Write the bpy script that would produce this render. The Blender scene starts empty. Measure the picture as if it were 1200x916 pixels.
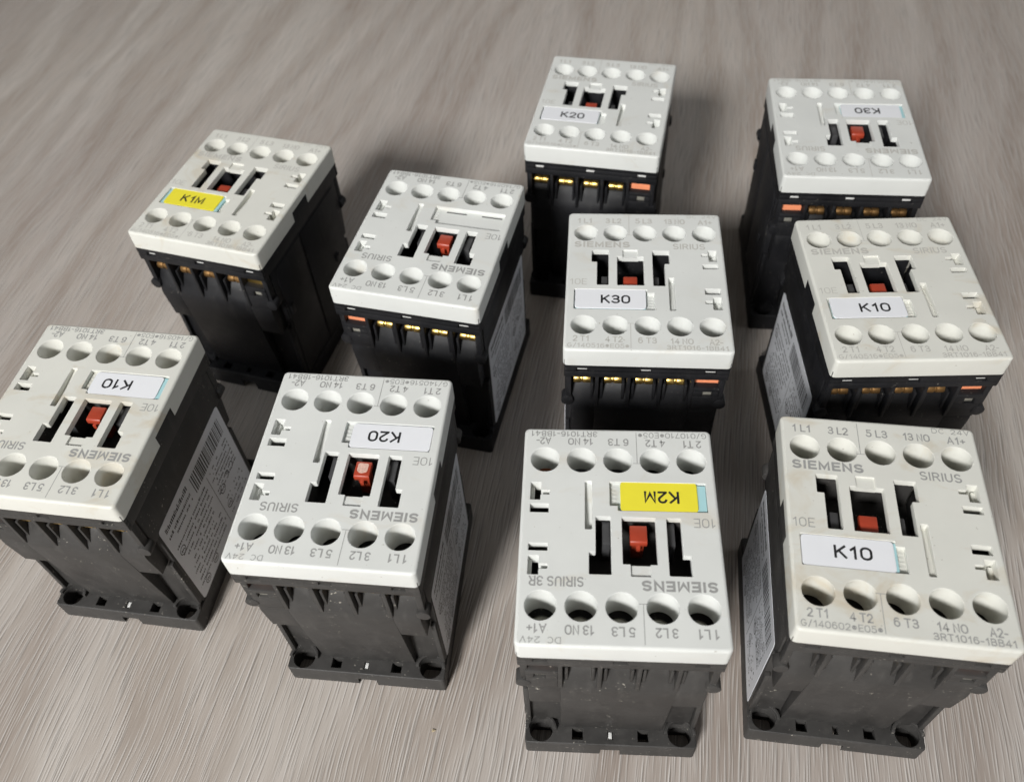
import bpy, bmesh, math, random
from mathutils import Vector, Matrix
from mathutils.geometry import tessellate_polygon

random.seed(7)
sc = bpy.context.scene
C = sc.collection
MM = 0.001

# ------------------------------------------------------------------ camera
cam_d = bpy.data.cameras.new('camera')
cam = bpy.data.objects.new('camera', cam_d)
C.objects.link(cam)
F_PX, PITCH, ROLL, CAM_H = 1016.3, 0.88995, -0.0723, 240.6
c_, s_ = math.cos(PITCH), math.sin(PITCH)
right = Vector((1, 0, 0)); down = Vector((0, -s_, -c_)); fwd = Vector((0, c_, -s_))
ra, rb = math.cos(ROLL), math.sin(ROLL)
r2 = right * ra - down * rb
d2 = right * rb + down * ra
m = Matrix.Identity(4)
for i in range(3):
    m[i][0] = r2[i]; m[i][1] = -d2[i]; m[i][2] = -fwd[i]
m[2][3] = CAM_H * MM
cam.matrix_world = m
cam_d.sensor_fit = 'HORIZONTAL'
cam_d.sensor_width = 36.0
cam_d.lens = F_PX / 1200 * 36
cam_d.clip_start = 0.01
cam_d.clip_end = 50
cam_d.dof.use_dof = True
cam_d.dof.focus_distance = 0.218
cam_d.dof.aperture_fstop = 18.0
sc.camera = cam

# ------------------------------------------------------------------ world and light
w = bpy.data.worlds.new('World')
sc.world = w
w.use_nodes = True
bg = w.node_tree.nodes['Background']
bg.inputs['Color'].default_value = (1.0, 0.955, 0.90, 1)
bg.inputs['Strength'].default_value = 0.12

def area(name, target, az, el, dist, size, watts, color):
    d = bpy.data.lights.new(name, 'AREA')
    d.shape = 'RECTANGLE'; d.size, d.size_y = size; d.energy = watts; d.color = color
    o = bpy.data.objects.new(name, d)
    C.objects.link(o)
    # az: degrees left of straight behind the camera
    v = Vector((-math.sin(math.radians(az)) * math.cos(math.radians(el)),
                -math.cos(math.radians(az)) * math.cos(math.radians(el)), math.sin(math.radians(el))))
    o.location = Vector(target) + v * dist
    o.rotation_euler = (-v).to_track_quat('-Z', 'Y').to_euler()
    return o
wl = area('window_light', (-0.05, 0.20, 0.03), 27, 36, 1.9, (0.38, 0.34), 5.2, (1.0, 0.99, 0.972))
wl.data.spread = math.radians(60)
area('left_label_fill', (0, 0.15, 0.03), 82, 28, 2.2, (1.3, 0.9), 7, (0.88, 0.94, 1.0))  # added fill lamp, brightens the left-facing side labels
area('right_label_fill', (0, 0.15, 0.03), -85, 28, 2.2, (1.3, 0.9), 6.5, (0.90, 0.95, 1.0))  # second added fill, for the labels facing right

sc.view_settings.view_transform = 'Standard'
sc.view_settings.look = 'None'
sc.view_settings.exposure = 0.0
sc.view_settings.gamma = 1.0
sc.view_settings.use_curve_mapping = False

# ------------------------------------------------------------------ materials
def mat(name):
    mt = bpy.data.materials.new(name)
    mt.use_nodes = True
    nt = mt.node_tree
    return mt, nt, nt.nodes['Principled BSDF']

def nd(nt, kind, **kw):
    n = nt.nodes.new(kind)
    for k, v in kw.items():
        if k in ('ins',):
            for kk, vv in v.items(): n.inputs[kk].default_value = vv
        else: setattr(n, k, v)
    return n

def ramp(nt, stops, fac):
    r = nt.nodes.new('ShaderNodeValToRGB')
    while len(r.color_ramp.elements) < len(stops): r.color_ramp.elements.new(0.5)
    for e, (p, c) in zip(r.color_ramp.elements, stops):
        e.position = p
        e.color = (c, c, c, 1) if isinstance(c, (int, float)) else (*c, 1)
    nt.links.new(fac, r.inputs[0])
    return r.outputs[0]

def mix(nt, a, b, fac, mode='MIX'):
    n = nt.nodes.new('ShaderNodeMix'); n.data_type = 'RGBA'; n.blend_type = mode
    for s, v in ((n.inputs[0], fac), (n.inputs[6], a), (n.inputs[7], b)):
        if hasattr(v, 'is_output'): nt.links.new(v, s)
        elif isinstance(v, (int, float)): s.default_value = v
        else: s.default_value = (*v, 1)
    return n.outputs[2]

def coords(nt, scale, rand=True):
    tc = nt.nodes.new('ShaderNodeTexCoord')
    mp = nt.nodes.new('ShaderNodeMapping')
    mp.inputs['Scale'].default_value = scale if not isinstance(scale, (int, float)) else (scale,) * 3
    nt.links.new(tc.outputs['Object'], mp.inputs[0])
    if rand:
        oi = nt.nodes.new('ShaderNodeObjectInfo')
        ml = nt.nodes.new('ShaderNodeMath'); ml.operation = 'MULTIPLY'; ml.inputs[1].default_value = 37.0
        nt.links.new(oi.outputs['Random'], ml.inputs[0])
        nt.links.new(ml.outputs[0], mp.inputs['Location'])
    return mp.outputs[0]

def noise(nt, vec, detail=4, rough=0.55, scale=1.0, dist=0.0):
    n = nt.nodes.new('ShaderNodeTexNoise')
    n.inputs['Scale'].default_value = scale; n.inputs['Detail'].default_value = detail
    n.inputs['Roughness'].default_value = rough; n.inputs['Distortion'].default_value = dist
    nt.links.new(vec, n.inputs['Vector'])
    return n.outputs[0]

def bump(nt, h, strength, dist):
    b = nt.nodes.new('ShaderNodeBump')
    b.inputs['Strength'].default_value = strength; b.inputs['Distance'].default_value = dist
    nt.links.new(h, b.inputs['Height'])
    return b.outputs[0]

def white_plastic(name, stain, base=(0.665, 0.676, 0.65)):
    mt, nt, p = mat(name)
    n1 = noise(nt, coords(nt, 60), 4)
    col = mix(nt, base, tuple(c * 0.93 for c in base), ramp(nt, [(0.35, 0.0), (0.7, 1.0)], n1))
    # yellow-brown grime blotches and thin handling smears
    n2 = noise(nt, coords(nt, (55, 90, 60)), 5, 0.62, 1.0, 0.8)
    blot = ramp(nt, [(0.60 - 0.06 * stain, 0.0), (0.80, 0.9 * stain)], n2)
    col = mix(nt, col, (0.50, 0.40, 0.25), blot)
    # dirt specks
    n3 = noise(nt, coords(nt, 900), 2, 0.5)
    sp = ramp(nt, [(0.735, 0.0), (0.77, 0.55)], n3)
    col = mix(nt, col, (0.28, 0.25, 0.20), sp)
    nt.links.new(col, p.inputs['Base Color'])
    p.inputs['Roughness'].default_value = 0.42
    p.inputs['Specular IOR Level'].default_value = 0.4
    nt.links.new(bump(nt, noise(nt, coords(nt, 3500), 2), 0.12, 0.0001), p.inputs['Normal'])
    return mt

M = {}
M['white'] = white_plastic('white_plastic', 0.4)
M['worn'] = white_plastic('worn_white_plastic', 0.82, (0.66, 0.658, 0.605))

def black_plastic(name, lo, hi, dust):
    mt, nt, p = mat(name)
    n1 = noise(nt, coords(nt, 110), 5, 0.62)
    col = mix(nt, lo, hi, ramp(nt, [(0.35, 0.0), (0.68, 1.0)], n1))
    if dust:
        # settled dust: specks in loose clusters
        n2 = noise(nt, coords(nt, 1300), 2, 0.5)
        n3 = noise(nt, coords(nt, 150), 3, 0.6)
        sp = mix(nt, ramp(nt, [(0.645, 0.0), (0.71, dust)], n2), ramp(nt, [(0.53, 0.0), (0.66, 1.0)], n3), 1.0, 'MULTIPLY')
        col = mix(nt, col, (0.45, 0.42, 0.36), sp)
        n4 = noise(nt, coords(nt, (420, 420, 90)), 3, 0.6)     # faint vertical wipe marks
        col = mix(nt, col, (0.10, 0.095, 0.088), ramp(nt, [(0.55, 0.0), (0.78, 0.45 * dust)], n4))
    nt.links.new(col, p.inputs['Base Color'])
    nt.links.new(ramp(nt, [(0.3, 0.46), (0.7, 0.62)], n1), p.inputs['Roughness'])
    p.inputs['Specular IOR Level'].default_value = 0.32
    nt.links.new(bump(nt, noise(nt, coords(nt, 5000), 2), 0.2, 0.0001), p.inputs['Normal'])
    return mt
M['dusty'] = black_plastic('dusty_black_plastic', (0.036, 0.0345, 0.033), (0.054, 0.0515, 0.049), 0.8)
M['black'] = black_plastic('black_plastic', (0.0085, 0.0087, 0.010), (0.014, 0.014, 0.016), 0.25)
M['void'] = black_plastic('dark_inner_plastic', (0.01, 0.01, 0.01), (0.02, 0.02, 0.02), 0)

def simple(name, col, rough=0.5, metal=0.0, spec=0.5, var=0.12, sc_=300, bmp=0.0):
    mt, nt, p = mat(name)
    n1 = noise(nt, coords(nt, sc_), 4)
    c = mix(nt, tuple(x * (1 - var) for x in col), tuple(min(1, x * (1 + var)) for x in col), n1)
    nt.links.new(c, p.inputs['Base Color'])
    p.inputs['Roughness'].default_value = rough
    p.inputs['Metallic'].default_value = metal
    p.inputs['Specular IOR Level'].default_value = spec
    if bmp: nt.links.new(bump(nt, n1, bmp, 0.0002), p.inputs['Normal'])
    return mt
M['tab'] = simple('charcoal_plastic', (0.05, 0.05, 0.052), 0.5)
M['red'] = simple('red_plastic', (0.36, 0.046, 0.020), 0.42, var=0.15, sc_=500)
M['rubbed'] = simple('rubbed_red_plastic', (0.62, 0.40, 0.33), 0.6, var=0.45, sc_=1800)
M['brass'] = simple('brass', (0.72, 0.49, 0.15), 0.36, 1.0, var=0.2, sc_=900, bmp=0.3)
M['shaded'] = simple('shaded_brass', (0.24, 0.135, 0.05), 0.55, 0.8, var=0.3, sc_=900, bmp=0.3)  # neighbouring units' shade put into the colour of these clamps
M['copper'] = simple('copper_terminal', (0.86, 0.30, 0.15), 0.38, 0.0, var=0.15, sc_=700)
M['steel'] = simple('zinc_screw', (0.50, 0.485, 0.42), 0.38, 0.6, var=0.25, sc_=900, bmp=0.3)
M['spring'] = simple('dull_brass_sheet', (0.36, 0.30, 0.20), 0.45, 0.8, var=0.2)
M['ink'] = simple('grey_print', (0.30, 0.30, 0.29), 0.6, var=0.25, sc_=1500)
M['faded'] = simple('faded_print', (0.47, 0.46, 0.425), 0.6, var=0.12, sc_=1500)
M['hook'] = simple('white_hook', (0.72, 0.72, 0.70), 0.4)
M['sticker'] = simple('white_sticker', (0.75, 0.76, 0.785), 0.38, var=0.03)
M['yellow'] = simple('yellow_sticker', (0.80, 0.71, 0.045), 0.42, var=0.05)
M['cyan'] = simple('pale_cyan_plate', (0.38, 0.62, 0.65), 0.45, var=0.05)
M['toner'] = simple('black_print', (0.018, 0.018, 0.02), 0.5)
M['silver'] = simple('silver_grey_label', (0.76, 0.78, 0.82), 0.34, 0.1, var=0.06, sc_=200)
M['labelink'] = simple('label_print', (0.06, 0.06, 0.065), 0.5)

def floor_material():
    mt, nt, p = mat('grey_oak_laminate')
    tc = nt.nodes.new('ShaderNodeTexCoord')
    rot = nt.nodes.new('ShaderNodeMapping'); rot.vector_type = 'POINT'
    rot.inputs['Rotation'].default_value = (0, 0, math.radians(14))
    nt.links.new(tc.outputs['Object'], rot.inputs[0])
    # slow sideways wander so the grain is not ruler straight
    def warped(amt, sx, sy):
        mp = nt.nodes.new('ShaderNodeMapping'); mp.inputs['Scale'].default_value = (sx, sy, 1)
        nt.links.new(rot.outputs[0], mp.inputs[0])
        wn = nt.nodes.new('ShaderNodeTexNoise'); wn.inputs['Scale'].default_value = 1.0; wn.inputs['Detail'].default_value = 3
        nt.links.new(mp.outputs[0], wn.inputs['Vector'])
        sub = nt.nodes.new('ShaderNodeVectorMath'); sub.operation = 'SUBTRACT'; sub.inputs[1].default_value = (0.5, 0.5, 0.5)
        nt.links.new(wn.outputs['Color'], sub.inputs[0])
        ml = nt.nodes.new('ShaderNodeVectorMath'); ml.operation = 'MULTIPLY'; ml.inputs[1].default_value = (amt, amt * 0.4, 0)
        nt.links.new(sub.outputs[0], ml.inputs[0])
        ad = nt.nodes.new('ShaderNodeVectorMath'); ad.operation = 'ADD'
        nt.links.new(rot.outputs[0], ad.inputs[0]); nt.links.new(ml.outputs[0], ad.inputs[1])
        return ad.outputs[0]
    vec = warped(0.012, 11, 6)
    vec2 = warped(0.10, 7, 3.0)
    def sn(v, sx, sy, det=4, rough=0.6, off=0.0):
        mp = nt.nodes.new('ShaderNodeMapping'); mp.inputs['Scale'].default_value = (sx, sy, 1)
        mp.inputs['Location'].default_value = (off, off * .7, 0)
        nt.links.new(v, mp.inputs[0])
        return noise(nt, mp.outputs[0], det, rough)
    def pores(sx, sy, r, off, shift=0.0):
        # pressed pores: dots of a cell pattern drawn out into long tapered dashes
        mp = nt.nodes.new('ShaderNodeMapping'); mp.inputs['Scale'].default_value = (sx, sy, 1)
        mp.inputs['Location'].default_value = (off + shift * sx, off * 1.7, 0)
        nt.links.new(vec, mp.inputs[0])
        vo = nt.nodes.new('ShaderNodeTexVoronoi'); vo.voronoi_dimensions = '2D'; vo.feature = 'F1'
        vo.inputs['Scale'].default_value = 1.0
        nt.links.new(mp.outputs[0], vo.inputs['Vector'])
        return ramp(nt, [(r * .55, 1.0), (r, 0.0)], vo.outputs['Distance'])
    LAYERS = ((900, 24, .20, 3.3, .62), (1350, 42, .22, 11.7, .50), (640, 13, .15, 23.1, .72), (1100, 30, .18, 31.9, .45))
    fine = sn(vec, 2600, 45, 2, 0.5)                  # faint fibre
    mid = sn(vec, 190, 11, 3, 0.55, 3.0)                # streak bundles
    broad = sn(vec2, 34, 4.5, 4, 0.55)                # wide soft figure
    patch = sn(vec2, 9, 4, 3, 0.5)
    col = mix(nt, (0.440, 0.398, 0.358), (0.492, 0.450, 0.410), ramp(nt, [(0.36, 0.0), (0.62, 1.0)], mid))
    col = mix(nt, col, (0.76, 0.71, 0.675), ramp(nt, [(0.36, 0.6), (0.60, 0.0)], broad), 'MULTIPLY')
    col = mix(nt, col, (0.86, 0.84, 0.85), ramp(nt, [(0.35, 0.8), (0.60, 0.0)], patch), 'MULTIPLY')
    # arched cathedral figure in soft bands
    mpw = nt.nodes.new('ShaderNodeMapping'); mpw.inputs['Scale'].default_value = (16, 3.2, 1)
    mpw.inputs['Location'].default_value = (1.3, -1.2, 0)
    nt.links.new(vec2, mpw.inputs[0])
    ring = nt.nodes.new('ShaderNodeTexWave'); ring.wave_type = 'RINGS'; ring.rings_direction = 'Z'
    ring.inputs['Scale'].default_value = 0.8; ring.inputs['Distortion'].default_value = 5.0
    ring.inputs['Detail'].default_value = 2.0; ring.inputs['Detail Scale'].default_value = 0.8
    nt.links.new(mpw.outputs[0], ring.inputs['Vector'])
    col = mix(nt, col, (0.78, 0.74, 0.71), ramp(nt, [(0.05, 0.6), (0.50, 0.0)], ring.outputs[0]), 'MULTIPLY')
    col = mix(nt, col, (0.74, 0.71, 0.69), ramp(nt, [(0.38, 0.3), (0.54, 0.0)], fine), 'MULTIPLY')
    for sx, sy, r, off, st in LAYERS:
        lt = pores(sx, sy, r * 1.1, off, 0.00030)  # emboss highlight painted as a pale copy beside each pore
        m1 = nt.nodes.new('ShaderNodeMath'); m1.operation = 'MULTIPLY'; m1.inputs[1].default_value = st * .68
        nt.links.new(lt, m1.inputs[0])
        col = mix(nt, col, (0.67, 0.64, 0.61), m1.outputs[0])
    for sx, sy, r, off, st in LAYERS:
        dk = pores(sx, sy, r, off)
        m1 = nt.nodes.new('ShaderNodeMath'); m1.operation = 'MULTIPLY'; m1.inputs[1].default_value = st * .88
        nt.links.new(dk, m1.inputs[0])
        col = mix(nt, col, (0.175, 0.152, 0.132), m1.outputs[0])
    nt.links.new(col, p.inputs['Base Color'])
    nt.links.new(ramp(nt, [(0.3, 0.46), (0.7, 0.36)], fine), p.inputs['Roughness'])
    p.inputs['Specular IOR Level'].default_value = 0.35
    nt.links.new(bump(nt, fine, 0.35, 0.0004), p.inputs['Normal'])
    return mt

# ------------------------------------------------------------------ mesh helpers (millimetres)
def orient(poly):
    a = sum(poly[i][0] * poly[(i + 1) % len(poly)][1] - poly[(i + 1) % len(poly)][0] * poly[i][1] for i in range(len(poly)))
    return list(poly) if a > 0 else list(reversed(poly))

def rounded(poly, r, seg=3):
    poly = orient(poly)
    out = []
    n = len(poly)
    for i in range(n):
        p0, p1, p2 = (Vector(poly[(i - 1) % n]), Vector(poly[i]), Vector(poly[(i + 1) % n]))
        a = (p0 - p1); b = (p2 - p1)
        rr = min(r, a.length * 0.45, b.length * 0.45)
        a.normalize(); b.normalize()
        if rr < 1e-4: out.append(tuple(p1)); continue
        s, e = p1 + a * rr, p1 + b * rr
        for k in range(seg + 1):
            t = k / seg
            q = (1 - t) ** 2 * s + 2 * t * (1 - t) * p1 + t * t * e
            out.append((q.x, q.y))
    return out

def circle(cx, cy, r, n=40):
    return [(cx + r * math.cos(2 * math.pi * i / n), cy + r * math.sin(2 * math.pi * i / n)) for i in range(n)]

def rect(u0, u1, v0, v1):
    return [(u0, v0), (u1, v0), (u1, v1), (u0, v1)]

class MB:
    def __init__(self): self.v = []; self.f = []; self.flat = set()
    def add(self, vs, fs):
        o = len(self.v); self.v += [tuple(x) for x in vs]; self.f += [tuple(i + o for i in f) for f in fs]
    def box(self, u0, u1, v0, v1, z0, z1):
        u0, u1 = sorted((u0, u1)); v0, v1 = sorted((v0, v1)); z0, z1 = sorted((z0, z1))
        self.prism(rect(u0, u1, v0, v1), z0, z1, 'z')
    def prism(self, poly, a0, a1, axis):
        """polygon extruded along an axis; z: (u,v)  u: (v,z)  v: (u,z)"""
        a0, a1 = sorted((a0, a1)); poly = orient(poly); n = len(poly)
        if axis == 'z': g = lambda p, a: (p[0], p[1], a)
        elif axis == 'u': g = lambda p, a: (a, p[0], p[1])
        else: g = lambda p, a: (p[0], a, p[1])
        vs = [g(p, a0) for p in poly] + [g(p, a1) for p in poly]
        fs = [tuple(reversed(range(n))), tuple(range(n, 2 * n))]
        fs += [(i, (i + 1) % n, n + (i + 1) % n, n + i) for i in range(n)]
        if axis == 'v': fs = [tuple(reversed(f)) for f in fs]
        self.add(vs, fs)
    def lathe(self, cx, cy, prof, n=32):
        """profile [(r,z)...] turned about the vertical through (cx,cy), outside to the right of the path"""
        vs = []; fs = []
        for r, z in prof:
            for i in range(n):
                a = 2 * math.pi * i / n
                vs.append((cx + r * math.cos(a), cy + r * math.sin(a), z))
        for k in range(len(prof) - 1):
            for i in range(n):
                j = (i + 1) % n
                fs.append((k * n + i, k * n + j, (k + 1) * n + j, (k + 1) * n + i))
        self.add(vs, fs)
    def plate(self, contours, zt, fill=True):
        """sheet with holes: contour = dict(p, b bevel, zb bottom or list, hole, sharp)"""
        loops = []
        for c in contours:
            hole = c.get('hole', True)
            pts = orient(c['p'])
            zb = c['zb']
            zb = list(zb) if isinstance(zb, (list, tuple)) else [zb] * len(pts)
            if hole: pts = pts[::-1]; zb = zb[::-1]
            n = len(pts); b = c.get('b', 0.15); seg = c.get('seg', 2)
            off = []
            for i in range(n):
                p0, p1, p2 = Vector(pts[i - 1]), Vector(pts[i]), Vector(pts[(i + 1) % n])
                e1 = (p1 - p0).normalized(); e2 = (p2 - p1).normalized()
                n1 = Vector((-e1.y, e1.x)); n2 = Vector((-e2.y, e2.x))
                off.append((n1 + n2) / max(0.35, 1 + n1.dot(n2)))
            rings = []
            for k in range(seg + 1):
                th = math.pi / 2 * k / seg
                ins = b * (1 - math.sin(th)); z = zt - b * (1 - math.cos(th))
                rings.append([(pts[i][0] + off[i].x * ins, pts[i][1] + off[i].y * ins, z) for i in range(n)])
            rings.append([(pts[i][0], pts[i][1], zb[i]) for i in range(n)])
            vs = [p for r in rings for p in r]
            fs = []
            for k in range(len(rings) - 1):
                for i in range(n):
                    j = (i + 1) % n
                    fs.append((k * n + i, (k + 1) * n + i, (k + 1) * n + j, k * n + j))
            o = len(self.v)
            self.add(vs, fs)
            loops.append((o, rings[0]))
        if fill:
            idx = [o + i for o, r in loops for i in range(len(r))]
            tris = tessellate_polygon([[Vector((p[0], p[1], 0)) for p in r] for o, r in loops])
            for t in tris:
                a, b, c = (idx[i] for i in t)
                A, B, Cc = (Vector(self.v[i][:2]) for i in (a, b, c))
                cr = (B - A).cross(Cc - A)
                if abs(cr) < 1e-9: continue
                self.flat.add(len(self.f)); self.f.append((a, b, c) if cr > 0 else (a, c, b))
    def mesh(self, name, material, bevel=0.0, smooth=32):
        me = bpy.data.meshes.new(name)
        me.from_pydata([(x * MM, y * MM, z * MM) for x, y, z in self.v], [], self.f)
        if bevel:
            bm = bmesh.new(); bm.from_mesh(me)
            es = [e for e in bm.edges if len(e.link_faces) == 2 and e.calc_face_angle(0) > math.radians(30)]
            bmesh.ops.bevel(bm, geom=es, offset=bevel * MM, segments=2, profile=0.5, affect='EDGES', clamp_overlap=True)
            bm.to_mesh(me); bm.free()
        me.materials.append(material)
        if smooth:
            me.polygons.foreach_set('use_smooth', [True] * len(me.polygons))
            me.set_sharp_from_angle(angle=math.radians(smooth))
            if self.flat and not bevel:
                me.polygons.foreach_set('use_smooth', [i not in self.flat for i in range(len(me.polygons))])
        me.update()
        return me

def obj(name, me, parent=None, loc=(0, 0, 0)):
    o = bpy.data.objects.new(name, me)
    C.objects.link(o)
    o.location = [x * MM for x in loc]
    if parent is not None: o.parent = parent
    return o

# ------------------------------------------------------------------ lettering: a plain engraver's alphabet drawn with strokes
def arc(cx, cy, rx, ry, a0, a1, n=9):
    return [(cx + rx * math.cos(math.radians(a0 + (a1 - a0) * i / n)), cy + ry * math.sin(math.radians(a0 + (a1 - a0) * i / n))) for i in range(n + 1)]
def oval(w_, n=5):
    r = w_ / 2
    p = arc(r, 1 - r * 1.05, r, r * 1.05, 0, 90, n) + arc(r, 1 - r * 1.05, r, r * 1.05, 90, 180, n)[1:]
    p += arc(r, r * 1.05, r, r * 1.05, 180, 270, n) + arc(r, r * 1.05, r, r * 1.05, 270, 360, n)[1:]
    return p + [p[0]]
GLYPH = {   # character: (width, [strokes])
 '0': (.60, [oval(.60)]), 'O': (.70, [oval(.70)]),
 '1': (.40, [[(.06, .74), (.30, .97), (.30, 0)]]),
 '2': (.58, [arc(.29, .71, .28, .29, 165, -30, 10) + [(.02, .02), (.02, 0), (.58, 0)]]),
 '3': (.58, [arc(.28, .755, .26, .245, 155, -85, 9) + [(.16, .52)], [(.16, .51)] + arc(.28, .26, .30, .26, 85, -158, 10)]),
 '4': (.62, [[(.45, 0), (.45, 1), (.0, .27), (.62, .27)]]),
 '5': (.58, [[(.53, 1), (.09, 1), (.05, .50)] + arc(.27, .33, .31, .33, 128, -155, 11)]),
 '6': (.60, [arc(.32, .70, .28, .30, 45, 180, 7) + [(.02, .32)], arc(.30, .32, .29, .32, 0, 360, 16)]),
 '7': (.56, [[(0, 1), (.56, 1), (.20, 0)]]),
 '8': (.60, [arc(.30, .755, .25, .245, 0, 360, 14), arc(.30, .27, .30, .27, 0, 360, 14)]),
 'A': (.70, [[(0, 0), (.35, 1), (.70, 0)], [(.13, .31), (.57, .31)]]),
 'B': (.62, [[(.02, 0), (.02, 1)], [(.02, 1), (.32, 1)] + arc(.32, .765, .24, .235, 90, -90, 8) + [(.02, .53)], [(.02, .52), (.34, .52)] + arc(.34, .26, .27, .26, 90, -90, 8) + [(.02, 0)]]),
 'C': (.66, [arc(.35, .5, .34, .5, 48, 312, 14)]),
 'D': (.68, [[(.02, 0), (.02, 1), (.28, 1)] + arc(.28, .5, .38, .5, 90, -90, 12) + [(.02, 0)]]),
 'E': (.56, [[(.56, 1), (.03, 1), (.03, 0), (.56, 0)], [(.03, .52), (.50, .52)]]),
 'G': (.70, [arc(.35, .5, .34, .5, 48, 325, 14) + [(.66, .46), (.40, .46)]]),
 'I': (.08, [[(.04, 0), (.04, 1)]]),
 'K': (.66, [[(.03, 0), (.03, 1)], [(.62, 1), (.05, .40)], [(.24, .60), (.66, 0)]]),
 'L': (.52, [[(.03, 1), (.03, 0), (.52, 0)]]),
 'M': (.80, [[(.03, 0), (.03, 1), (.40, .14), (.77, 1), (.77, 0)]]),
 'N': (.66, [[(.03, 0), (.03, 1), (.63, 0), (.63, 1)]]),
 'R': (.64, [[(.02, 0), (.02, 1)], [(.02, 1), (.34, 1)] + arc(.34, .745, .26, .255, 90, -90, 8) + [(.02, .49)], [(.34, .49), (.63, 0)]]),
 'S': (.62, [arc(.31, .745, .27, .255, 35, 252, 10) + [(.42, .47)] + arc(.31, .255, .30, .255, 58, -148, 10)]),
 'T': (.64, [[(0, 1), (.64, 1)], [(.32, 1), (.32, 0)]]),
 'U': (.64, [[(.02, 1), (.02, .32)] + arc(.32, .32, .30, .32, 180, 360, 10) + [(.62, 1)]]),
 'V': (.66, [[(0, 1), (.33, 0), (.66, 1)]]),
 '+': (.50, [[(0, .45), (.50, .45)], [(.25, .20), (.25, .70)]]), '-': (.34, [[(0, .42), (.34, .42)]]),
 '/': (.42, [[(0, -.08), (.42, 1.05)]]),
 '*': (.56, [arc(.28, .5, .26, .28, 0, 360, 12), [(.10, .32), (.46, .68)], [(.10, .68), (.46, .32)], [(.28, .25), (.28, .75)]]),
}
_txt = {}
def text_mesh(s, u0, u1, v0, v1, z, material, weight=.12):
    """string drawn into the box u0..u1, v0..v1 (cap height) on the plane z, as a flat mesh"""
    k = (s, u0, u1, v0, v1, z, material.name, weight)
    if k in _txt: return _txt[k]
    cap = v1 - v0; hw = weight * cap / 2
    x = 0.0; items = []
    for ch in s:
        if ch == ' ': x += .34; continue
        wd, st = GLYPH[ch]
        items.append((x, st)); x += wd + .20 + weight * .5
    total = x - .20 - weight * .5
    fx = ((u1 - u0) - 2 * hw) / total; fy = cap - 2 * hw
    b = MB(); lift = 0
    for x0, st in items:
        for line in st:
            P = [Vector((u0 + hw + (x0 + px) * fx, v0 + hw + py * fy)) for px, py in line]
            closed = (P[0] - P[-1]).length < 1e-5
            if closed: P = P[:-1]
            n = len(P); L = []; Rr = []
            for i in range(n):
                if closed or 0 < i < n - 1:
                    e1 = (P[i] - P[i - 1]).normalized(); e2 = (P[(i + 1) % n] - P[i]).normalized()
                elif i == 0: e1 = e2 = (P[1] - P[0]).normalized()
                else: e1 = e2 = (P[i] - P[i - 1]).normalized()
                n1 = Vector((-e1.y, e1.x)); n2 = Vector((-e2.y, e2.x))
                o = (n1 + n2); o = o / max(.30, 1 + n1.dot(n2))
                q = P[i].copy()
                if not closed and i == 0: q -= e1 * hw * .9
                if not closed and i == n - 1: q += e2 * hw * .9
                L.append(q + o * hw); Rr.append(q - o * hw)
            zz = z + (lift % 3) * .004; lift += 1
            vs = [(p.x, p.y, zz) for p in L] + [(p.x, p.y, zz) for p in Rr]
            m_ = n if closed else n - 1
            b.add(vs, [(n + i, n + (i + 1) % n, (i + 1) % n, i) for i in range(m_)])
    _txt[k] = b.mesh('lettering', material, smooth=0)
    return _txt[k]

# ------------------------------------------------------------------ the floor
fl = MB(); fl.add([(-1500, -1200, 0), (1500, -1200, 0), (1500, 2600, 0), (-1500, 2600, 0)], [(0, 1, 2, 3)])
floor = obj('floor', fl.mesh('floor', floor_material(), smooth=0))
floor['kind'] = 'structure'

# ------------------------------------------------------------------ contactor pieces (u right, v up the printed face, z off the floor)
ZT = 68.6                      # printed face
COLS = (-17.26, -8.63, 0.0, 8.63, 17.26)
VL, VT = 18.75, -18.65         # the two rows of screw holes
FINS = (-13.1, -4.4, 4.2, 12.9)

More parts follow.
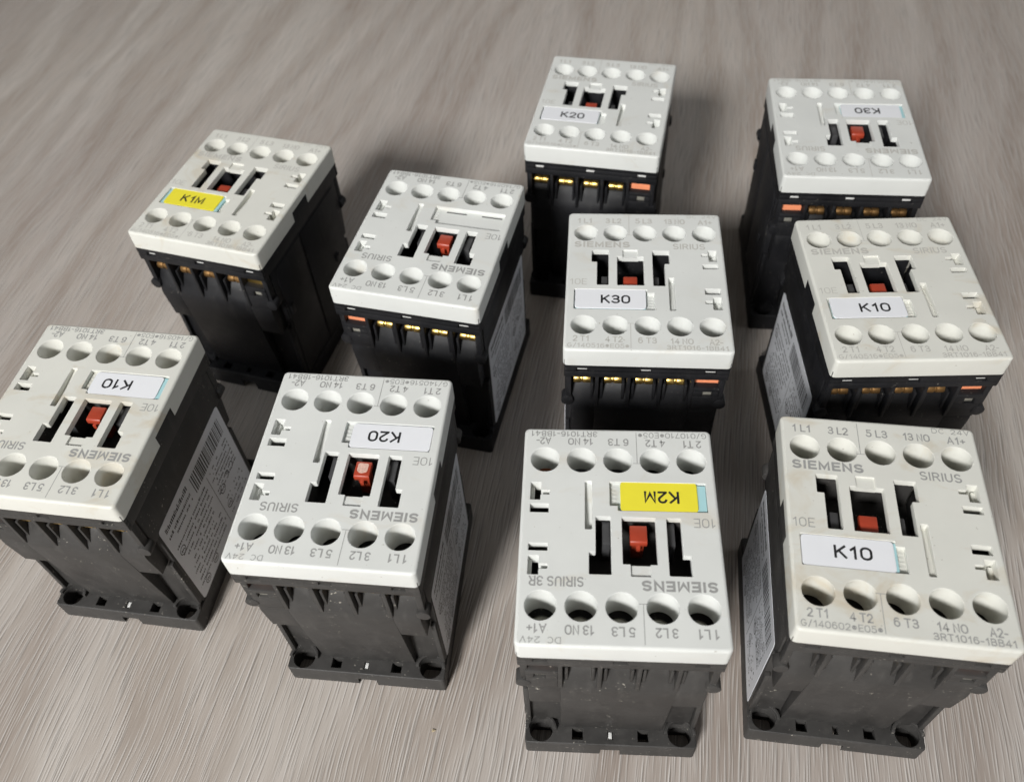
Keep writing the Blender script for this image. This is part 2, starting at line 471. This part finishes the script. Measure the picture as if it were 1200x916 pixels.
def cover_mesh(material, open_latch, name):
    b = MB()
    # outline with the skirt cut back half way along both long sides
    o = []; zb = []
    def pt(u, v, z): o.append((u, v)); zb.append(z)
    U, V, R = 22.5, 27.9, 1.3
    lo, hi = 62.4, 65.9
    def corner(cx, cy, a0):
        for k in range(5):
            a = math.radians(a0 + 22.5 * k); pt(cx + R * math.cos(a), cy + R * math.sin(a), lo)
    corner(U - R, -V + R, -90)
    for uu, vv, z in ((U, -4.6, lo), (U, -4.55, hi), (U, 5.25, hi), (U, 5.3, lo)): pt(uu, vv, z)
    corner(U - R, V - R, 0)
    corner(-U + R, V - R, 90)
    for uu, vv, z in ((-U, 5.3, lo), (-U, 5.25, hi), (-U, -4.55, hi), (-U, -4.6, lo)): pt(uu, vv, z)
    corner(-U + R, -V + R, 180)
    cs = [dict(p=o, b=0.72, zb=zb, hole=False, seg=4)]
    for cu in COLS:
        for cv in (VL, VT): cs.append(dict(p=circle(cu, cv, 3.42), b=0.18, zb=59.6))
    wall = ZT - 1.7
    cs.append(dict(p=rounded([(2.0, -3.2), (5.4, -3.2), (5.4, 5.8), (6.9, 5.8), (6.9, 11.2), (2.0, 11.2)], .25), b=.12, zb=wall))
    cs.append(dict(p=rounded([(-10.5, -3.1), (-13.8, -3.1), (-13.8, 6.3), (-15.4, 6.3), (-15.4, 11.2), (-10.5, 11.2)], .25), b=.12, zb=wall))
    cs.append(dict(p=rounded([(-8.1, -3.1), (-.5, -3.1), (-.5, 8.6), (-2.2, 8.6), (-2.2, 11.5), (-6.45, 11.5), (-6.45, 8.6), (-8.1, 8.6)], .2), b=.12, zb=wall))
    cs.append(dict(p=rounded([(-20.1, -12.6), (2.1, -12.6), (2.1, -6.2), (.25, -6.2), (.25, -4.9), (-20.1, -4.9)], .2), b=.12, zb=ZT - 1.3))
    cs.append(dict(p=rounded(rect(6.2, 7.8, -12.7, .1), .3), b=.12, zb=ZT - 2.4))
    ldep = ZT - 3.4
    cs.append(dict(p=rounded([(20.45, -12.1), (18.0, -12.1), (18.0, -9.9), (16.0, -9.9), (16.0, -8.85), (18.1, -8.85), (18.1, -7.4), (20.45, -7.4)], .15), b=.12, zb=ldep))
    cs.append(dict(p=rounded([(20.35, 7.05), (18.0, 7.05), (18.0, 9.05), (16.0, 9.05), (16.0, 10.15), (17.95, 10.15), (17.95, 11.6), (20.35, 11.6)], .15), b=.12, zb=ldep))
    cs.append(dict(p=rounded(rect(16.1, 20.4, -6.25, -4.05), .15), b=.12, zb=ZT - 2.0))
    cs.append(dict(p=rounded(rect(16.1, 20.4, 3.95, 5.75), .15), b=.12, zb=ZT - 2.0))
    b.plate(cs, ZT)
    # floors of the blind pockets
    b.box(-20.6, 2.6, -13.1, -4.4, ZT - 2.0, ZT - 1.15)
    b.prism([(-12.9, ZT - 2.9), (.3, ZT - 2.9), (.3, ZT - 2.2), (-10.5, ZT - 1.1), (-12.9, ZT - .9)], 5.9, 8.1, 'u')
    b.prism([(8.7, ZT - 2.0), (11.8, ZT - 2.0), (11.8, ZT - .55), (8.7, ZT - .6)], -6.7, -1.95, 'u')
    for k in range(5):                                   # ribbed finger hold at the end of the label pocket
        b.box(.55, 1.9, -11.9 + k * 1.1, -11.5 + k * 1.1, ZT - 1.2, ZT - 1.06)
    if not open_latch:
        for v0, v1 in ((-12.6, -6.9), (6.6, 12.1)): b.box(15.6, 20.9, v0, v1, ZT - 3.9, ZT - 3.2)
    for v0, v1, s in ((-12.1, -8.0, 1), (7.05, 11.0, 1)):  # small catch blocks inside the latch pockets
        b.box(19.55, 20.4, v0, v1, ZT - 3.3, ZT - 2.1)
    return b.mesh('cover', material, smooth=40)

def housing_mesh(fin_):
    b = MB()
    b.box(-22.0, 22.0, -22.2, 22.2, 6.2, 57.0)
    b.prism(rect(-22.05, -20.9, -24.2, 24.2), 44.2, 58.0, 'z'); b.prism(rect(20.9, 22.05, -24.2, 24.2), 44.2, 58.0, 'z')
    # collar ring under the white cover, with three slits on each terminal side
    for s in (-1, 1):
        b.box(s * 21.0, s * 22.2, -26.4, 26.4, 57.5, 65.2)
        y0, y1 = s * 26.4, s * 27.6
        b.box(-22.2, 22.2, y0, y1, 57.2, 59.3)
        b.box(-22.2, 22.2, y0, y1, 60.75, 64.5)
        for u0, u1 in ((-22.2, -18.8), (-15.7, -1.55), (1.55, 15.7), (18.8, 22.2)): b.box(u0, u1, y0, y1 - s * .02, 59.2, 60.85)
        # terminal deck: 45 degree lead-in, then the leaning front panel
        top = [(21.9, 50.8), (23.6, 50.8), (24.3, 50.2), (25.6, 47.9), (26.6, 46.0), (27.2, 44.6), (27.45, 43.2), (27.4, 41.5)]
        wing = top + [(26.35, 31.6), (21.9, 31.6)]
        mid = top + [(24.0, 6.3), (21.9, 6.3)]
        b.prism([(s * v, z) for v, z in mid], -13.5, 12.9, 'u')
        b.prism([(s * (v - .02), z) for v, z in wing], -20.3, -13.4, 'u')
        b.prism([(s * (v - .02), z) for v, z in wing], 12.8, 20.3, 'u')
        # coil terminal column with its test window
        for u0, u1, z0, z1 in ((13.4, 20.6, 44.0, 49.6), (13.4, 16.1, 49.5, 51.8), (18.8, 20.6, 49.5, 51.8), (13.4, 20.6, 51.7, 53.3)):
            b.box(u0, u1, s * 22.0, s * (27.35 if u0 != 13.4 or z1 > 52 or z0 < 45 else 27.34), z0, z1)
        # short posts beside the barrier fins
        for f in FINS:
            for k in (-1, 1):
                if f > 12 and k > 0: continue
                b.box(f + k * 1.35 - .4, f + k * 1.35 + .4, s * 22.5, s * 26.4, 46.2, 53.2)
        # struts beside the mounting scoops
        for k in (-1, 1):
            b.box(k * 20.6, k * 21.9, s * 22.0, s * 23.6, 8.0, 31.8)
            # low rim hugging the body side of each mounting hole
            a0, n = (180, 12)
            arcs = [(k * 18.0 + r * math.cos(math.radians(a0 + 180 * i / n)), s * (25.2 + r * math.sin(math.radians(a0 + 180 * i / n)))) for r, seq in ((3.25, range(n + 1)), (4.15, range(n, -1, -1))) for i in seq]
            b.prism(arcs, 6.9, 8.3, 'z')
    # raised panels on the plain side
    b.box(21.9, 22.35, -21.6, -4.9, 8.0, 56.5)
    b.box(21.9, 22.35, -3.6, 21.6, 8.0, 56.5)
    b.box(21.9, 23.0, 12.5, 14.5, 30.0, 33.0); b.box(21.9, 23.0, -20.5, -18.5, 36.0, 40.0)
    # black well under the cover openings
    b.box(-16.6, 7.6, 11.95, 12.6, 56.8, 66.5); b.box(-16.6, 7.6, -4.3, -3.65, 56.8, 66.5)
    b.box(-16.9, -16.2, -4.0, 12.3, 56.8, 66.45); b.box(8.2, 8.8, -4.0, 12.3, 56.8, 66.0)
    return b.mesh('housing', fin_, bevel=0.22)

def base_mesh(fin_):
    b = MB()
    o = []; zb = []
    U, V, R = 22.2, 28.5, .9
    def corner(cx, cy, a0):
        for k in range(4):
            a = math.radians(a0 + 30 * k); o.append((cx + R * math.cos(a), cy + R * math.sin(a))); zb.append(0.0)
    corner(U - R, -V + R, -90)
    corner(U - R, V - R, 0)
    for u, v, z in ((2.7, V, 0), (2.6, V - .02, 3.3), (-2.6, V - .02, 3.3), (-2.7, V, 0)): o.append((u, v)); zb.append(z)
    corner(-U + R, V - R, 90)
    corner(-U + R, -V + R, 180)
    for u, v, z in ((-2.7, -V, 0), (-2.6, -V + .02, 3.3), (2.6, -V + .02, 3.3), (2.7, -V, 0)): o.append((u, v)); zb.append(z)
    cs = [dict(p=o, b=.35, zb=zb, hole=False, seg=3)]
    for k in (-1, 1):
        for s in (-1, 1):
            cs.append(dict(p=circle(k * 18.0, s * 25.0, 3.0, 28), b=.2, zb=.3))
            cs.append(dict(p=rect(k * 8.5 - 1.4, k * 8.5 + 1.4, s * 25.85 - 1.4, s * 25.85 + 1.4), b=.1, zb=.3))
    for s in (-1, 1): cs.append(dict(p=rect(-.7, .7, s * 25.9 - 1.1, s * 25.9 + 1.1), b=.1, zb=3))
    b.plate(cs, 7.1)
    b.box(-21.5, 21.5, -23.0, 23.0, 0.2, 3.0)
    return b.mesh('base', fin_)

def screw_mesh():
    b = MB()
    b.lathe(0, 0, [(0.01, 0), (2.3, .02), (2.7, -.25), (2.85, -.8), (2.85, -2.2)][::-1], 28)
    m_ = b
    for a in (0, math.pi / 2):                 # raised lands between the cross slots
        pass
    for i in range(4):
        a = math.pi / 4 + i * math.pi / 2
        cx, cy = 1.15 * math.cos(a), 1.15 * math.sin(a)
        m_.prism(rounded(rect(cx - .75, cx + .75, cy - .75, cy + .75), .3), -.2, .38, 'z')
    return m_.mesh('terminal_screw', M['steel'])

def clamp_mesh():
    b = MB()
    for u0, u1, r in ((-2.45, -.3, 1.35), (.3, 2.45, 1.35), (-.4, .4, 1.1)):
        b.prism([(r * math.cos(a * math.pi / 8), r * 1.05 * math.sin(a * math.pi / 8)) for a in range(16)], u0, u1, 'u')
    return b.mesh('terminal_clamp', M['brass'], bevel=.15, smooth=45)

def coil_terminal_mesh():
    b = MB(); b.prism(rounded(rect(-3.4, 3.4, -1.6, 1.6), .8), -1.2, 1.2, 'v')
    return b.mesh('coil_terminal', M['copper'], bevel=.3)

def carrier_mesh():
    b = MB()
    b.prism([(-2.05, 66.9), (2.0, 66.9), (2.35, 66.4), (2.35, 65.2), (-2.05, 65.2)], -6.25, -2.35, 'u')
    b.box(-4.8, -3.8, -1.0, 2.9, 63.6, 65.3)
    b.box(-5.7, -2.9, -1.5, 1.5, 58.0, 65.3)
    return b.mesh('armature_block', M['red'], bevel=.2)

def fin_mesh(fin_):
    b = MB(); b.prism([(22.0, 57.3), (27.55, 57.3), (27.55, 44.3), (22.0, 44.3)], -.5, .5, 'u')
    return b.mesh('barrier_fin', fin_, bevel=.15)

def lug_mesh(fin_):
    b = MB()
    b.prism(rounded([(-.7, 45.5), (.9, 45.5), (.9, 57.6), (-.7, 57.6)], .4), 24.6, 26.9, 'v')
    b.prism([(.35 + 1.75 * math.cos(a * math.pi / 10), 46.4 + 1.9 * math.sin(a * math.pi / 10)) for a in range(20)], 24.3, 27.5, 'v')
    return b.mesh('latch_lug', fin_, bevel=.2)

def rating_label_meshes():
    b = MB()
    b.prism(rounded(rect(-21.3, 21.3, 7.0, 45.4), 1.2), -22.14, -21.9, 'u')
    plate_ = b.mesh('rating_label', M['silver'])
    rnd = random.Random(3)
    X = -22.165
    def q(mb, v0, v1, z0, z1): mb.add([(X, v0, z0), (X, v0, z1), (X, v1, z1), (X, v1, z0)], [(0, 1, 2, 3)])
    bar = MB(); v = -18.8
    while v < 3.0:
        wd = rnd.choice((.22, .22, .4, .6)); q(bar, v, v + wd, 35.5, 42.5); v += wd + rnd.choice((.22, .3, .5))
    pr = MB()
    def line(v0, v1, z, h, dens=.8):
        x = v0
        while x < v1:
            wd = rnd.uniform(.25, .7)
            if rnd.random() < dens:
                q(pr, x, min(x + wd, v1), z, z + h * rnd.uniform(.6, 1))
            x += wd + rnd.uniform(.12, .3)
    line(5.0, 19.5, 41.2, 1.9, .95); line(5, 19.5, 38.4, 1.3, .9); line(5, 16, 36.2, 1.0)
    for k in range(11): line(rnd.uniform(-2.5, 1), rnd.uniform(14, 20.2), 32.5 - k * 2.1, .95, .82)
    for k in range(7): line(-18.5, rnd.uniform(-7, -4), 32.8 - k * 1.7, .8, .8)
    for k in range(4): line(-18.5, -6, 17.5 - k * 2.2, .8, .6)
    q(pr, -3.6, -3.4, 10, 34)
    def ring(cv, cz, r0, r1, a0=0, a1=360):
        n = 20
        vs = []
        for i in range(n + 1):
            a = math.radians(a0 + (a1 - a0) * i / n)
            vs += [(X, cv + r0 * math.cos(a), cz + r0 * math.sin(a)), (X, cv + r1 * math.cos(a), cz + r1 * math.sin(a))]
        pr.add(vs, [(2 * i, 2 * i + 1, 2 * i + 3, 2 * i + 2) for i in range(n)])
    ring(-15.0, 23.8, 1.0, 1.4, 60, 300); ring(-11.6, 23.8, 1.0, 1.4, 60, 300); q(pr, -12.6, -11.4, 23.6, 24.0)
    ring(-7.3, 22.5, 1.3, 1.65); line(-8.2, -6.4, 22.1, .9)
    for cv, cz in ((17.8, 30.2), (16.0, 10.0), (9.5, 10.3), (-7.0, 15.0)):
        ring(cv, cz, 1.25, 1.55); line(cv - .8, cv + .8, cz - .5, 1.0, 1)
    return plate_, bar.mesh('barcode', M['labelink'], smooth=0), pr.mesh('small_print', M['labelink'], smooth=0)

def box_mesh(name, args, material, bevel=.12):
    b = MB()
    for a in args: b.box(*a)
    return b.mesh(name, material, bevel=bevel)

ME = dict(screw=screw_mesh(), clamp=clamp_mesh(), coil=coil_terminal_mesh(),
          red=carrier_mesh(),
          tab=box_mesh('slot_tab', [(-.9, .9, -3.3, 2.6, 58.0, 66.3)], M['tab']),
          hook=box_mesh('cover_hook', [(-1.35, 1.35, -.5, .5, 59.5, 60.55)], M['hook']),
          contact=box_mesh('test_contact', [(-1.25, 1.25, -.3, .3, 49.7, 51.6)], M['steel']),
          spring=box_mesh('rail_spring', [(-.45, .45, 25.0, 26.9, 4.2, 6.75)], M['hook']),
          slot=box_mesh('pocket_slot', [(-3.2, 3.2, -.18, .18, ZT - 1.2, ZT - 1.06)], M['void'], 0))
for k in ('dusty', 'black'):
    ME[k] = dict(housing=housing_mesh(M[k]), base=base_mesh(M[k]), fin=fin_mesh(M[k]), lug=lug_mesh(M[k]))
ME['clamp_shaded'] = ME['clamp'].copy(); ME['clamp_shaded'].materials[0] = M['shaded']
ME['coil_brass'] = ME['coil'].copy(); ME['coil_brass'].materials[0] = M['brass']
ME['label'], ME['barcode'], ME['print'] = rating_label_meshes()
COVER = {'white': cover_mesh(M['white'], False, 'a'), 'worn': cover_mesh(M['worn'], False, 'b'), 'open': cover_mesh(M['white'], True, 'c')}
def rule_mesh(material, s):
    b = MB(); z = ZT + .02
    for u0, u1, v0, v1 in ((-4.63, -4.48, s * 17.95, s * 26.85), (-5.5, -3.6, s * 17.8, s * 17.95)):
        v0, v1 = sorted((v0, v1))
        b.add([(u0, v0, z), (u1, v0, z), (u1, v1, z), (u0, v1, z)], [(0, 1, 2, 3)])
    return b.mesh('printed_rule', material, smooth=0)
RULE = {(k, s): rule_mesh(M[k], s) for k in ('ink', 'faded') for s in (-1, 1)}

def sticker_mesh(r, material):
    b = MB(); u0, u1, v0, v1 = r
    b.plate([dict(p=rounded(rect(u0, u1, v0, v1), 1.0, 4), b=.06, zb=ZT - .45, hole=False)], ZT - .12)
    return b.mesh('marker_sticker', material)

def plate_mesh(u0, u1):
    b = MB(); b.plate([dict(p=rounded(rect(u0, u1, -12.2, -5.2), .3), b=.1, zb=ZT - 1.14, hole=False)], ZT - .42)
    return b.mesh('marker_plate', M['cyan'])

WEIGHT = {'terminal_lettering': .15, 'voltage_lettering': .11, 'type_lettering': .15, 'size_lettering': .09}
MARKS = [('terminal_lettering', '1 L1', -19.9, -15.5, 23.1, 25.3), ('terminal_lettering', '3 L2', -11.5, -6.8, 23.1, 25.3),
         ('terminal_lettering', '5 L3', -2.7, 2.3, 23.1, 25.3), ('terminal_lettering', '13 NO', 5.8, 12.0, 23.0, 25.2),
         ('terminal_lettering', 'A1+', 15.8, 20.0, 22.9, 25.0), ('voltage_lettering', 'DC  24V', 12.7, 21.3, 25.75, 27.2),
         ('terminal_lettering', '2 T1', -20.0, -15.6, -24.7, -22.6), ('terminal_lettering', '4 T2', -11.4, -6.7, -24.8, -22.7),
         ('terminal_lettering', '6 T3', -2.7, 2.3, -25.0, -22.9), ('terminal_lettering', '14 NO', 5.8, 11.9, -25.0, -22.95),
         ('terminal_lettering', 'A2-', 16.0, 19.6, -25.1, -23.0), ('type_lettering', '3RT1016-1BB41', 4.8, 20.9, -27.0, -25.4),
         ('size_lettering', '10E', -21.5, -16.6, -3.2, -0.85)]

# name: x, y, yaw, cover, print, sticker text/colour/rect/text centre, plate range, serial, series, label
UNITS = [
 ('A', 21.9, 97.23, 173.71, 'open', 'ink', ('K2M', 'yellow', (-18.0, -.35, -12.75, -4.95), -9.8), (-20.0, -.5), 'G/010710*E05*', 'SIRIUS 3R',
  'contactor with yellow K2M label in the front row, upside down to the viewer'),
 ('B', 82.02, 94.18, -10.84, 'worn', 'ink', ('K10', 'sticker', (-19.95, -.3, -12.6, -5.0), -9.1), (-19.7, .35), 'G/140602*E05*', 'SIRIUS',
  'contactor labelled K10 the right way up in the front right corner'),
 ('C', -41.71, 120.59, 170.86, 'white', 'ink', ('K20', 'sticker', (-20.0, .15, -12.3, -5.1), -8.2), (-19.7, -.1), 'G/140516*E05*', 'SIRIUS',
  'contactor with white K20 label upside down in the front row, its base empty and dusty'),
 ('D', -112.35, 144.23, 168.63, 'worn', 'ink', ('K10', 'sticker', (-18.9, .2, -12.3, -5.0), -6.9), (-20.0, 0), 'G/140516*E05*', 'SIRIUS',
  'yellowed contactor with upside down K10 label, cut off by the left edge'),
 ('E', 40.08, 176.87, -7.39, 'white', 'faded', ('K30', 'sticker', (-19.8, -.2, -12.1, -4.6), -8.65), (-19.6, -.3), 'G/140516*E05*', 'SIRIUS',
  'contactor with upright K30 label in the middle, brass terminals above the K2M one'),
 ('F', -20.96, 202.4, 162.78, 'white', 'ink', None, None, 'G/140516*E05*', 'SIRIUS',
  'contactor without any name label, its marker pocket empty, behind the front K20 one'),
 ('G', -84.88, 232.08, -19.98, 'worn', 'faded', ('K1M', 'yellow', (-18.9, -.7, -12.3, -4.7), -9.9), (-20.0, .2), 'G/140516*E05*', 'SIRIUS',
  'contactor with yellow K1M label turned askew at the back left'),
 ('H', 38.72, 264.19, -15.7, 'white', 'faded', ('K20', 'sticker', (-19.8, -.3, -12.2, -4.7), -9.3), (-19.6, -.4), 'G/140516*E05*', 'SIRIUS',
  'contactor with upright K20 label and bright brass terminals, farthest back in the middle'),
 ('I', 115.81, 241.31, 170.91, 'white', 'faded', ('K30', 'sticker', (-19.0, .2, -12.2, -5.0), -8.3), (-20.0, .1), 'G/140516*E05*', 'SIRIUS',
  'contactor with upside down K30 label at the back right'),
 ('J', 107.82, 167.33, -4.01, 'worn', 'faded', ('K10', 'sticker', (-19.5, .1, -12.2, -4.7), -8.0), (-19.3, 0), 'G/140516*E05*', 'SIRIUS',
  'contactor with upright K10 label in the second row at the right edge'),
]

def contactor(name, x, y, yaw, cov, ink, mark, plate_range, serial, series, label):
    root = bpy.data.objects.new('contactor', None)
    root.empty_display_size = .02
    C.objects.link(root)
    root.location = (x * MM, y * MM, 0.0)
    root.rotation_euler = (0, 0, math.radians(yaw))
    root['label'] = label; root['category'] = 'contactor'; root['group'] = 'contactors standing on the floor'
    cover = obj('cover', COVER[cov], root)
    z = ZT + .025
    for nm, s, u0, u1, v0, v1 in MARKS:
        obj(nm, text_mesh(s, u0, u1, v0, v1, z, M[ink], WEIGHT.get(nm, .11)), cover)
    obj('serial_lettering', text_mesh(serial, -21.4, -5.0, -26.9, -25.35, z, M[ink], .12), cover)
    obj('brand_lettering', text_mesh('SIEMENS', -20.6, -4.35, 12.4, 14.9, z, M[ink], .225), cover)
    obj('series_lettering', text_mesh(series, 8.0, 20.0 if '3R' in series else 17.3, 11.95, 14.35, z, M[ink], .15), cover)
    for s in (-1, 1): obj('printed_rule', RULE[ink, s], cover)
    for u in (-4.75, -16.0): obj('pocket_slot', ME['slot'], cover, (u, -11.6, 0))
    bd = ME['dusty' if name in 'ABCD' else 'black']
    h = obj('housing', bd['housing'], root)
    for s in (-1, 1):
        for f in FINS:
            o = obj('barrier_fin', bd['fin'], h, (f, 0, 0))
            if s < 0: o.rotation_euler.z = math.pi
        for k in (-1, 1):
            o = obj('latch_lug', bd['lug'], h, (k * 20.9, 0, 0))
            o.scale = (k, s, 1)
        for i, u in enumerate(COLS):
            if i < 4: obj('terminal_clamp', ME['clamp_shaded' if name in 'GIJ' else 'clamp'], root, (u, s * 23.8, 52.4))
            else: obj('coil_terminal', ME['coil_brass' if name == 'G' else 'coil'], root, (17.1, s * 24.0, 53.7))
            obj('terminal_screw', ME['screw'], root, (u, VL if s > 0 else VT, 57.7)).rotation_euler.z = random.uniform(0, 1.5)
        obj('test_contact', ME['contact'], root, (17.45, s * 26.3, 0))
        for u in (-17.25, 0, 17.25): obj('cover_hook', ME['hook'], cover, (u, s * 26.3, 0))
    b = obj('base', bd['base'], root)
    obj('rail_spring', ME['spring'], b)
    rd = obj('armature_block', ME['red'], root)
    if name == 'C':                      # paint rubbed pale on top of this one
        pb = MB(); pb.plate([dict(p=rounded([(-5.6, -1.5), (-3.0, -1.6), (-2.9, .6), (-3.8, 1.4), (-5.5, 1.0)], .5), b=.02, zb=66.85, hole=False)], 66.93)
        obj('worn_patch', pb.mesh('worn_patch', M['rubbed']), rd)['label'] = 'pale rubbed patch on the red block'
    obj('slot_tab', ME['tab'], root, (2.95, 0, 0)); obj('slot_tab', ME['tab'], root, (-11.6, 0, 0))
    lab = obj('rating_label', ME['label'], root)
    obj('barcode', ME['barcode'], lab); obj('small_print', ME['print'], lab)
    if mark:
        t, colour, r, cu = mark
        p = obj('marker_plate', plate_mesh(*plate_range), root)
        obj('marker_sticker', sticker_mesh(r, M[colour]), p)['label'] = '%s sticker printed %s' % ('yellow' if colour == 'yellow' else 'white', t)
        obj('marker_lettering', text_mesh(t, cu - 4.1, cu + 4.1, -10.3, -7.05, ZT - .09, M['toner'], .165), p)
    return root

for un in UNITS: contactor(*un)

# ------------------------------------------------------------------ a crumb left on the floor
cb = bmesh.new()
bmesh.ops.create_icosphere(cb, subdivisions=2, radius=0.5 * MM)
for v in cb.verts:
    k = 1 + random.uniform(-.3, .3)
    v.co = Vector((v.co.x * k * 1.15, v.co.y * k * .8, v.co.z * k * .35))
cme = bpy.data.meshes.new('crumb'); cb.to_mesh(cme); cb.free()
cme.materials.append(simple('tan_crumb', (0.38, 0.31, 0.20), 0.7, var=0.3, sc_=2500))
crumb = obj('crumb', cme, None, (-28.0, 78.2, 0.2))
crumb['label'] = 'tiny tan crumb on the floor in front of the two middle front contactors'
crumb['category'] = 'crumb'
